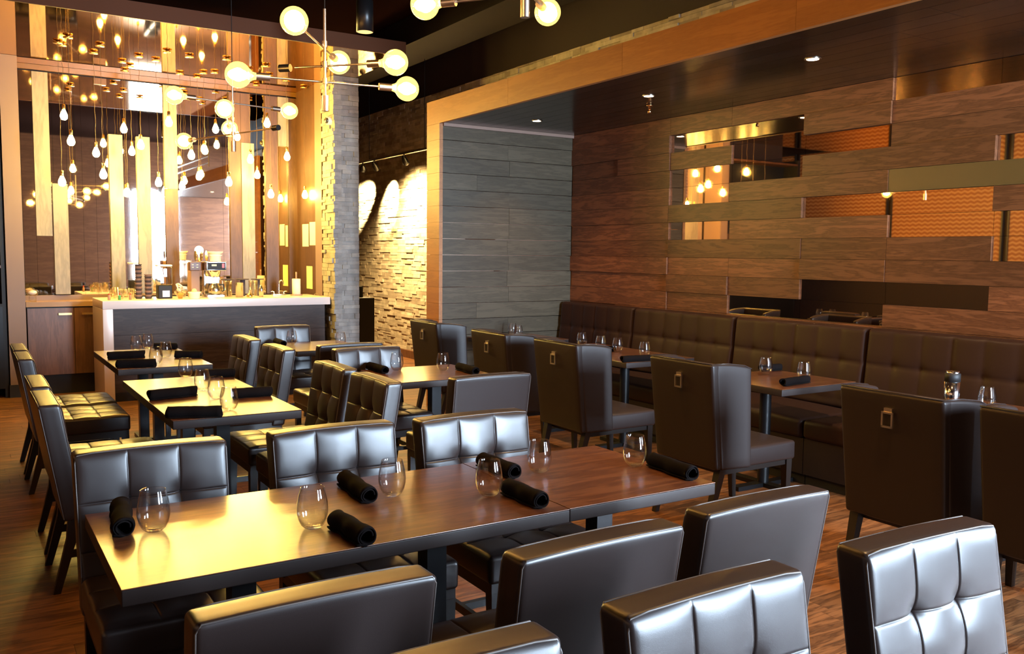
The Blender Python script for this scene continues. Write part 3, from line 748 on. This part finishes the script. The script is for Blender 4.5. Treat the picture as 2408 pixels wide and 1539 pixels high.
# ------------------------------------------------------------------ chandeliers
def ball(r, n=20, m_=14, sq=(1, 1, 1)):
    q = MB(); q.lathe([(r*math.sin(PI*i/m_)+(1e-5), -r*math.cos(PI*i/m_)) for i in range(m_+1)], n); q.v = [(a*sq[0], b_*sq[1], c*sq[2]) for a, b_, c in q.v]; return q
def globe(parent, pos, direction, r=.0625):
    """socket and lit globe at pos; direction points from the hub outwards"""
    d = direction.normalized(); base = pos-d*(r+.02)
    MB().tube([base-d*.065, base-d*.0], .0185, 14).build('socket', 'nickel', parent)
    q = ball(r); pz = Vector(pos)
    # neck of the globe towards the socket
    q.v = [tuple(Vector(v)+pz) for v in q.v]
    q.tube([base, base+d*.018, base+d*.035], [.016, .022, .034], 14, caps=False)
    g = q.build('globe_bulb', 'globe_glass', parent)
    rot = d.to_track_quat('X', 'Z').to_matrix()
    q = ball(.034, 16, 10, (1.45, 1, .8)); q.v = [tuple(rot @ Vector(v)+pz) for v in q.v]; q.build('filament_glow', 'globe_core', g)
def chandelier(label, hub, zs, arms, bottom, loc_top=Zc):
    t = thing('chandelier', label, 'chandelier', (hub[0], hub[1], 0), group='globe chandeliers')
    H = Vector((hub[0], hub[1], 0))
    MB().tube([(0, 0, bottom), (0, 0, zs[0]+.17)], .0075, 12).build('rod', 'nickel', t)
    MB().tube([(0, 0, zs[0]+.17), (.002, 0, zs[0]+.6), (0, 0, loc_top-.02)], .003, 8).build('cord', 'black_metal', t)
    MB().lathe([(0, 0), (.06, 0), (.06, .02), (0, .02)], 20, (0, 0, loc_top-.02)).build('canopy', 'nickel', t)
    MB().tube([(0, 0, bottom-.055), (0, 0, bottom+.02)], .0195, 16).build('finial_socket', 'nickel', t)
    for z, (p, q_) in zip(zs, arms):
        ends = []
        for e, lit in (p, q_):
            v = Vector((e[0], e[1], z))-H; v.z = z; ends.append((v, lit))
        a = ends[0][0]; b_ = ends[1][0]; d = (b_-a).normalized()
        arm = MB().tube([a+d*.085, b_-d*.085], .0052, 10)
        arm.tube([Vector((0, 0, z-.014)), Vector((0, 0, z+.014))], .0135, 12)
        ar = arm.build('arm', 'nickel', t)
        for (v, lit), dd in ((ends[0], -d), (ends[1], d)):
            if lit: globe(ar, v, dd)
            else: MB().tube([v-dd*.06, v], .0195, 14).build('empty_socket', 'black_metal', ar)
    return t
def P2(px, py, z): p = onZ(px, py, z); return (p.x, p.y)
chandelier('brass-armed globe chandelier hanging nearest above the left tables, five lit globes', (1.578, 4.256), (2.656, 2.557, 2.477),
    [((P2(692, 49, 2.656), 1), (P2(797, 147, 2.656), 1)), ((P2(658, 161, 2.557), 0), (P2(930, 147, 2.557), 1)), ((P2(560, 176, 2.477), 1), (P2(957, 209, 2.477), 1))], 2.385)
chandelier('smaller-looking globe chandelier farther back, hanging before the mirrored bar wall', (1.712, 6.49), (2.692, 2.574, 2.473),
    [((P2(410, 224, 2.692), 1), (P2(681, 261, 2.692), 1)), ((P2(528, 256, 2.574), 1), (P2(540, 303, 2.574), 1)), ((P2(433, 332, 2.473), 1), (P2(655, 300, 2.473), 0))], 2.40)
chandelier('globe chandelier cut off by the top edge, two globes and a socket hanging into view', (2.02, 3.12), (2.83, 2.77, 2.70),
    [((P2(984, -21, 2.577), 1), ((2.58, 3.27), 0)), (((1.62, 2.85), 0), ((2.40, 3.51), 1)), (((1.75, 3.5), 1), ((2.3, 2.75), 1))], 2.66)

# ------------------------------------------------------------------ pendant bulbs over the bar
def make_pendant():
    t = thing('pendant_bulb', 'x', 'pendant lamp')
    # origin at the bulb's middle; cord stretches to the ceiling through its scale, so it is made per lamp below
    return t
BP = [(150, 267), (167, 327), (226, 355), (243, 406), (146, 423), (291, 299), (310, 352), (331, 337), (397, 283), (373, 425), (450, 361), (482, 350), (428, 434), (468, 411), (538, 424), (589, 371), (675, 365), (628, 286), (637, 453), (717, 455), (507, 300), (558, 318), (300, 450), (605, 408)]
BY = [10.1, 9.7, 10.3, 9.9, 10.0, 10.6, 10.8, 10.2, 9.8, 10.3, 9.9, 10.7, 10.9, 11.0, 9.8, 10.2, 10.6, 9.9, 10.4, 10.9, 10.6, 10.9, 11.1, 11.1]
bulb_mesh = None
side = ['far left', 'left', 'centre left', 'centre', 'centre right', 'right', 'far right']
near_txt = {0: 'highest in the far left group, before the tan board', 1: 'just right of the tan full-height board', 2: 'right of the leftmost pair, middle height', 3: 'below its left neighbour over the end of the bar', 4: 'lowest at far left, above the short tan board',
   5: 'high over the narrow tan board left of centre', 6: 'small one partly behind its right neighbour, left of centre', 7: 'over the bright white window reflection', 8: 'highest before the pale central board', 9: 'low, left of the pale central board', 10: 'right below the left globe of the far chandelier',
   11: 'beside the lower arm of the far chandelier', 12: 'low, right of the pale central board', 13: 'low and small, before the wide dark mirror', 14: 'low, above the coffee brewer', 15: 'over the yellow board right of centre', 16: 'upper one right of centre, before the brown boards', 17: 'highest on the right, under the far chandelier arm',
   18: 'low, right of the yellow board', 19: 'rightmost, before the side wall with papers', 20: 'behind the far chandelier hub', 21: 'small, right of the far chandelier hub', 22: 'lowest, over the cup stacks', 23: 'small, between the yellow board and brown board'}
def lathe_bulb():
    return [(.0001, -.066), (.016, -.064), (.027, -.055), (.034, -.040), (.036, -.024), (.031, -.004), (.021, .018), (.015, .034), (.012, .045)]
for k, ((px, py), Y) in enumerate(zip(BP, BY)):
    c = onY(px, py, Y)
    t = thing('pendant_bulb', 'lit filament bulb over the bar, '+near_txt[k], 'pendant lamp', c, group='bare bulbs over the bar')
    if k == 0:
        g0 = MB().lathe(lathe_bulb(), 20).build('bulb', 'bulb_glow', t)
        s0 = MB().lathe([(0, .036), (.0145, .036), (.0155, .05), (.0155, .085), (.010, .095), (0, .096)], 16).build('socket', 'brass', t)
        c0 = MB().lathe([(0, 0), (.045, 0), (.045, .012), (.012, .022), (0, .022)], 20, (0, 0, -.022)).build('canopy', 'brass', t)
        c0.location = (0, 0, ZS-c.z)
    else:
        for o_ in (g0, s0, c0):
            n_ = o_.copy(); COL.objects.link(n_); n_.parent = t; n_.location = (0, 0, ZS-c.z) if o_ is c0 else (0, 0, 0)
    top = ZS-c.z-.015; w_ = [(0, 0, .09)]
    nn = 14
    for i in range(1, nn): w_.append((.004*math.sin(i*1.7+k), .004*math.cos(i*1.1+k), .09+(top-.09)*i/nn))
    w_.append((0, 0, top)); MB().tube(w_, .0021, 5).build('cord', 'cord_brown', t)

# ------------------------------------------------------------------ other lamps
def downlight(x, y, z, label, e=70, group='recessed downlights in the niche ceiling'):
    t = thing('downlight', label, 'downlight', (x, y, z), group=group)
    MB().lathe([(.040, -.001), (.052, -.006), (.056, -.003), (.056, .004), (.040, .004)], 28).build('trim_ring', 'steel', t)
    MB().lathe([(0, -.0035), (.040, -.0035), (.040, -.001)], 24).build('lens', 'downlight_glow', t)
    l = lamp('SPOT', 'downlight_beam', (x, y, z-.02), e, (1, .62, .28), (0, 0, 0), spot_size=1.75, spot_blend=.8, shadow_soft_size=.04)
    return t
downlight(4.94, 7.39, 2.957, 'small lit downlight above the far corner table')
downlight(4.93, 5.70, 2.957, 'small lit downlight beside the sprinkler')
downlight(4.91, 4.02, 2.957, 'lit downlight nearest the right edge, above the two-glass table')
downlight(4.92, 2.33, 2.957, 'lit downlight above the shaker table, just past the right edge')
t = thing('sprinkler_head', 'small copper sprinkler head hanging from the niche ceiling', 'sprinkler', (5.22, 6.02, 2.957))
MB().lathe([(0, -.002), (.03, -.002), (.03, -.012), (.012, -.016), (.012, -.04), (0, -.04)], 16).build('body', 'copper', t)
MB().lathe([(0, -.075), (.017, -.075), (.015, -.055), (.008, -.04), (0, -.04)], 14).build('deflector', 'copper', t)
def cylinder_light(x, y, z, label, e):
    t = thing('cylinder_downlight', label, 'pendant lamp', (x, y, z), group='cylindrical downlights under the black ceiling')
    MB().lathe([(.065, 0), (.072, 0), (.072, .26), (.03, .275), (0, .275)], 28).build('housing', 'black_metal', t)
    MB().lathe([(0, .012), (.065, .012), (.065, 0)], 24).build('lens', 'cyl_glow', t)
    MB().tube([(0, 0, .27), (0, 0, Zc-z)], .01, 8).build('stem', 'black_metal', t)
    lamp('SPOT', 'cylinder_beam', (x, y, z-.02), e, (1, .58, .22), spot_size=1.5, spot_blend=.7, shadow_soft_size=.05)
cylinder_light(3.02, 7.18, 3.51, 'dark cylindrical ceiling downlight hanging right of the near chandelier stem', 60)
# the next two fixtures of the same row hang above the picture's top edge
cylinder_light(3.05, 4.5, 3.51, 'cylindrical ceiling downlight over the aisle by the middle table, above the frame', 130)
cylinder_light(3.05, 1.9, 3.51, 'cylindrical ceiling downlight over the aisle nearest the camera, above the frame', 130)
# track with heads washing the stone wall
tr = thing('track_light', 'track rail with four dark spotlight heads washing the stone wall', 'track light', (5.45, 11.9, 3.03))
MB().box(-.018, .018, -1.3, 2.4, 0, .03).build('rail', 'nickel', tr)
for yy in (-1.0, .9): MB().tube([(0, yy, .03), (0, yy, Zc-3.03)], .005, 6).build('hanger', 'black_metal', tr)
for hy, ty in ((10.72, 11.0), (11.55, 12.0), (12.61, 13.0), (13.06, 14.2)):
    d = (Vector((XS, ty, 2.45))-Vector((5.45, hy, 2.95))).normalized(); a = Vector((0, hy-11.9, -.055))
    hq = MB(); hq.tube([Vector((0, hy-11.9, 0)), a], .012, 8); hq.tube([a-d*.05, a-d*.02, a+d*.04, a+d*.10, a+d*.105], [.014, .030, .044, .050, .046], 18)
    hd = hq.build('spot_head', 'black_metal', tr)
    p0 = Vector((5.45, hy, 2.975))+d*.12
    o = lamp('SPOT', 'track_and_fill_beam', p0, 560 if ty < 14 else 1100, (1, .78, .38), spot_size=.84 if ty < 14 else .6, spot_blend=.5, shadow_soft_size=.02)
    o.rotation_euler = d.to_track_quat('-Z', 'Y').to_euler()
o = lamp('SPOT', 'track_and_fill_beam', (5.2, 12.0, 3.02), 900, (1, .68, .28), spot_size=2.2, spot_blend=.9, shadow_soft_size=.05)  # added wide fill for the stone wall, with no head on the track
o.rotation_euler = (Vector((XS, 12.0, .9))-Vector((5.2, 12.0, 3.02))).to_track_quat('-Z', 'Y').to_euler()

# ducts and pipes under the black ceiling
t = thing('ceiling_duct', 'long black duct under the ceiling above the stone wall', 'duct', (5.2, 9, 4.25)); MB().box(-.3, .3, -6, 6.5, 0, .34).build('duct_body', 'duct_black', t)
tag(MB().tube([(4.55, 3.6, 3.4), (4.55, 3.6, 3.62), (4.55, 3.6, 4.6)], .012, 10).tube([(4.55, 3.6, 3.48), (4.55, .2, 3.48)], .012, 10).tube([(4.55, 3.6, 3.62), (4.55, .2, 3.62)], .012, 10).build('metal_rail', 'nickel'), 'thin metal rail above the wood fascia at the top edge', 'rail')

# ------------------------------------------------------------------ things on the bar
ZB = 1.0905
def on_bar(px, Y=10.5): return onY(px, 690, Y).x
def item(name, label, cat, px, Y=10.5, z=ZB, group=None, rz=0): return thing(name, label, cat, (on_bar(px, Y), Y, z), rz, group)
def lp(prof, n=20): return MB().lathe(prof, n)
# paper cup stacks
for px, n_, lb in ((326, 17, 'taller stack of brown paper cups on the bar'), (349, 12, 'shorter stack of brown paper cups on the bar')):
    t = item('cup_stack', lb, 'cups', px, 10.45, group='stacks of paper cups on the bar')
    for i in range(n_):
        lp([(.030, 0), (.041, .022), (.043, .0235), (.040, .0235)], 18).build('paper_cup', 'cup_brown' if i % 2 else 'cup_dark', t).location = (0, 0, .0225*i)
t = item('juice_dispenser', 'clear bubbling drink dispenser with black base and white label', 'dispenser', 386, 10.45)
MB().rbox((0, 0, .075), (.15, .15, .15), .01).build('base', 'black', t); MB().box(-.03, .045, -.078, -.0755, .02, .09).build('label_plate', 'white_ceramic', t)
MB().rbox((0, 0, .255), (.165, .15, .21), .02, seg=3).build('tank', 'clear_plastic', t); MB().rbox((0, 0, .37), (.16, .15, .02), .008).build('lid', 'white_ceramic', t)
t = item('copper_cup', 'small copper cup beside the drink dispenser', 'cup', 424, 10.35); lp([(0, 0), (.024, 0), (.033, .06), (.036, .062), (.036, .067), (.030, .064), (.022, .004), (0, .004)]).build('body', 'copper', t)
t = item('white_ramekin', 'white ceramic pot with a lime on top, left of the coffee brewer', 'pot', 457, 10.3); lp([(0, 0), (.058, 0), (.062, .06), (.070, .064), (.070, .075), (.060, .075), (.055, .01), (0, .01)]).build('pot', 'white_ceramic', t)
q = ball(.028, 14, 8); q.build('lime', 'paper_yellow', t).location = (.0, 0, .085)
t = item('glass_dish', 'shallow glass bowl of wrapped sugars behind the copper cup', 'bowl', 426, 10.66); lp([(0, 0), (.04, 0), (.082, .06), (.085, .075), (.080, .075), (.075, .06), (.036, .006), (0, .006)]).build('bowl', 'clear_plastic', t)
for i in range(9): MB().rbox((0, 0, 0), (.035, .05, .012), .004, seg=1).build('sugar_packet', 'white_ceramic', t)
for i, ch in enumerate([c for c in t.children if c.name.startswith('sugar')]): ch.location = (.035*math.cos(i*1.3), .035*math.sin(i*2.1), .05+.012*i); ch.rotation_euler = (i*.7, i*.4, i)
# coffee brewer
t = item('coffee_brewer', 'chrome coffee brewer with dark control panel and steel decanter', 'coffee maker', 503, 10.5)
MB().rbox((0, .04, .018), (.20, .30, .036), .006).build('base', 'chrome', t)
MB().rbox((0, .14, .20), (.18, .10, .34), .006).build('column', 'chrome', t)
hd = MB().rbox((0, .02, .365), (.225, .33, .105), .006).build('head', 'chrome', t)
cpn = MB().box(-.10, .10, -.149, -.146, .325, .405).build('control_panel', 'black', hd)
MB().box(-.055, 0, -.152, -.149, .365, .385).build('display', 'paper', cpn); MB().box(.06, .088, -.153, -.149, .345, .395).build('switch', 'red_plastic', cpn)
lp([(.075, .31), (.055, .24), (.03, .235), (0, .235)]).build('filter_basket', 'chrome', t).location = (0, -.04, 0)
dc = MB().lathe([(0, .037), (.062, .038), (.076, .06), (.078, .09), (.066, .13), (.048, .155), (.05, .165), (0, .166)], 24).build('decanter', 'steel', t); dc.location = (0, -.05, 0)
MB().tube([(.05, 0, .15), (.10, 0, .15), (.105, 0, .08), (.078, 0, .07)], .008, 8).build('handle', 'black', dc)
t2 = item('coffee_urn', 'brown metal coffee urn with button panel left of the brewer', 'coffee maker', 458, 10.62)
MB().rbox((0, .05, .20), (.10, .2, .40), .01).build('body', 'cup_brown', t2); MB().rbox((0, -.06, .36), (.145, .1, .10), .006).build('head', 'cabinet_wood', t2)
for i in range(4): MB().box(-.05+.05*(i % 2), -.03+.05*(i % 2), -.113, -.109, .375-.03*(i//2), .382-.03*(i//2)).build('button', 'paper', t2)
t = item('filter_lamp', 'small bright frosted lamp standing on the coffee urn', 'lamp', 470, 10.66, ZB+.41)
MB().lathe([(0, 0), (.03, 0), (.012, .02), (.012, .09), (0, .09)], 16).build('base', 'brass', t)
q = ball(.05, 16, 10); q.build('bulb', 'lamp_white', t).location = (0, 0, .135)
for i in range(3):
    t = item('steel_plate', ('left', 'middle', 'right')[i]+' of three round brassy plates standing on top of the coffee makers', 'plate', 462+i*13, 10.5+.0*i, ZB+.42, group='round plates on the coffee makers')
    q = MB().tube([(-.006, 0, .062), (.0, 0, .062), (.008, 0, .062)], [.060, .062, .045], 24); q.build('disc', 'brass', t)
t = item('filter_holder', 'white tub of paper coffee filters on top of the brewer', 'tub', 508, 10.48, ZB+.42)
lp([(0, 0), (.060, 0), (.066, .06), (.075, .065), (.075, .075), (0, .075)]).build('tub', 'white_ceramic', t)
q = MB(); 
for i in range(28):
    pass
q.lathe([(.05+.0, .075), (.082, .10), (.086, .112), (.05, .1), (0, .085)], 28); q.build('paper_filters', 'paper', t)
# row of tall glasses, canister, bell, shaker
for i, px in enumerate((529, 541, 590, 601)):
    t = item('tall_glass', ('leftmost', 'second', 'third', 'rightmost')[i]+' of the tall clear tumblers between brewer and tap', 'glass', px, 10.6, group='tall tumblers on the bar')
    lp([(0, 0), (.022, 0), (.027, .19), (.025, .19), (.020, .008), (0, .008)]).build('tumbler', 'clear_plastic', t)
for i, (px, lb) in enumerate(((536, 'left'), (571, 'middle'), (606, 'right'))):
    t = item('serving_tray', lb+' dark round tray lying above the tumblers on the bar', 'tray', px, 10.72, ZB+.195, group='dark trays above the tumblers')
    lp([(0, 0), (.074, 0), (.078, .012), (.075, .012), (.071, .004), (0, .004)], 28).build('tray', 'cup_dark', t)
    lp([(0, -.195), (.03, -.195), (.03, 0), (0, 0)], 16).build('stand', 'cup_dark', t)
t = item('steel_canister', 'straight brushed steel canister amid the tumblers', 'canister', 563, 10.4); lp([(0, 0), (.043, 0), (.043, .165), (.045, .167), (.045, .172), (0, .172)]).build('body', 'steel', t)
t = item('cocktail_shaker', 'small tapered steel cocktail shaker left of the tap', 'shaker', 614, 10.4); lp([(0, 0), (.024, 0), (.031, .09), (.026, .11), (.016, .125), (.014, .14), (0, .142)]).build('body', 'steel', t)
t = item('counter_bell', 'brass bell on the bar between canister and shaker', 'bell', 587, 10.35); lp([(0, 0), (.033, 0), (.036, .012), (.030, .035), (.012, .05), (.008, .07), (.012, .078), (0, .085)]).build('dome', 'brass', t)
t = item('bar_tap', 'chrome gooseneck tap with two lever handles on the bar', 'tap', 656, 10.6)
MB().rbox((0, 0, .012), (.17, .06, .024), .006).build('base_plate', 'chrome', t)
MB().tube([(0, 0, .02), (0, 0, .14), (.008, 0, .175), (.025, -.01, .19), (.045, -.02, .18), (.052, -.025, .14)], .008, 10).build('spout', 'chrome', t)
for s in (-1, 1): MB().tube([(s*.06, 0, .02), (s*.06, 0, .05), (s*.075, 0, .055), (s*.10, 0, .055)], [.01, .008, .007, .006], 8).build('handle', 'chrome', t)
t = item('paper_towel_holder', 'roll of paper towel on an upright holder at the right end of the bar', 'paper towel', 697, 10.65)
lp([(0, 0), (.075, 0), (.075, .012), (0, .012)]).build('base', 'cup_brown', t); lp([(0, .012), (.051, .012), (.051, .205), (0, .205)], 28).build('paper_roll', 'paper', t); lp([(0, .205), (.010, .205), (.010, .29), (0, .29)], 12).build('pole', 'cup_brown', t)
t = item('glass_coaster', 'small upturned clear bowl at the right end of the bar', 'bowl', 744, 10.45); lp([(.035, 0), (.03, .02), (.012, .032), (0, .033)]).build('bowl', 'clear_plastic', t)
for i, (px, Y) in enumerate(((266, 10.55), (283, 10.4), (296, 10.6), (309, 10.42), (318, 10.7), (272, 10.72))):
    t = item('rocks_glass', ('leftmost front', 'second', 'third rear', 'fourth', 'rearmost right', 'rear left')[i]+' clear tumbler in the cluster at the left end of the bar', 'glass', px, Y, group='glassware at the left end of the bar')
    lp([(0, 0), (.034, 0), (.040, .10+.02*(i % 2)), (.038, .10+.02*(i % 2)), (.032, .01), (0, .01)]).build('tumbler', 'clear_plastic', t)
for i, (px, m_, lb) in enumerate(((256, 'red_plastic', 'small red-capped sauce bottle at the left end of the bar'), (281, 'green_plastic', 'small green sauce bottle with red cap before the tumblers'), (306, 'red_plastic', 'second red-capped sauce bottle, right of the green one'))):
    t = item('sauce_bottle', lb, 'bottle', px, 10.28, group='small sauce bottles on the bar')
    lp([(0, 0), (.014, 0), (.014, .045), (.006, .055), (0, .055)], 12).build('bottle', m_ if m_ == 'green_plastic' else 'cup_brown', t); lp([(0, .055), (.008, .055), (.008, .072), (0, .072)], 10).build('cap', 'red_plastic', t)
t = thing('sugar_jar', 'clear jar of white tea lights on the back counter by the post', 'jar', (.70, 11.12, 1.0455))
lp([(0, 0), (.035, 0), (.04, .04), (.035, .06), (.055, .08), (.06, .11), (.045, .135), (0, .14)]).build('jar', 'clear_plastic', t); q = ball(.045, 14, 9, (1, 1, .6)); q.build('contents', 'white_ceramic', t).location = (0, 0, .10)
# shelf things
for i, (x, z, w_, h_) in enumerate(((.28, 1.893, .2, .13), (.16, 1.453, .24, .1))):
    if i == 0: tag(MB().rbox((x, 11.12, z+h_/2), (w_, .16, h_), .006).build('storage_box', 'board_brown'), 'tan box on the upper back-bar shelf at the left edge', 'box')
    else:
        t = thing('serving_bowl', 'white bowl on a saucer on the lower back-bar shelf at the left edge', 'bowl', (x+.12, 11.12, z)); lp([(0, 0), (.09, 0), (.1, .008), (0, .01)]).build('saucer', 'white_ceramic', t); lp([(0, .01), (.045, .012), (.06, .075), (.056, .075), (.04, .02), (0, .02)]).build('bowl', 'white_ceramic', t)
# papers on the side wall
for (p0, p1, m_, lb) in (((711, 528), (726, 580), 'paper', 'left sheet of white paper taped to the bar side wall'), ((728, 523), (742, 577), 'paper', 'right sheet of white paper taped to the bar side wall'), ((721, 626), (735, 680), 'paper_yellow', 'yellow sheet of paper taped low on the bar side wall')):
    a = onX(p0[0], p0[1], 3.819); b_ = onX(p1[0], p1[1], 3.819)
    tag(MB().box(3.8175, 3.8195, min(a.y, b_.y), max(a.y, b_.y), min(a.z, b_.z), max(a.z, b_.z)).build('paper_sheet', m_), lb, 'paper', 'papers taped to the side wall')
t = thing('dome_camera', 'small white dome security camera on the stone pier', 'security camera', (3.80, 10.10, onX(763, 289, 3.8).z))
MB().tube([(.02, 0, 0), (-.035, 0, 0)], .048, 20).build('housing', 'white_ceramic', t); q = ball(.036, 16, 10); q.build('dome', 'camera_dome', t).location = (-.04, -.01, 0)
# host stand beyond the pier
t = thing('host_stand', 'black stepped host stand beyond the stone pier', 'host stand', (4.45, 11.2, 0))
MB().box(-.25, .30, -.2, .25, 0, 1.02).build('body', 'black', t); MB().box(-.25, .22, .0, .25, 1.02, 1.17).build('riser', 'black', t)
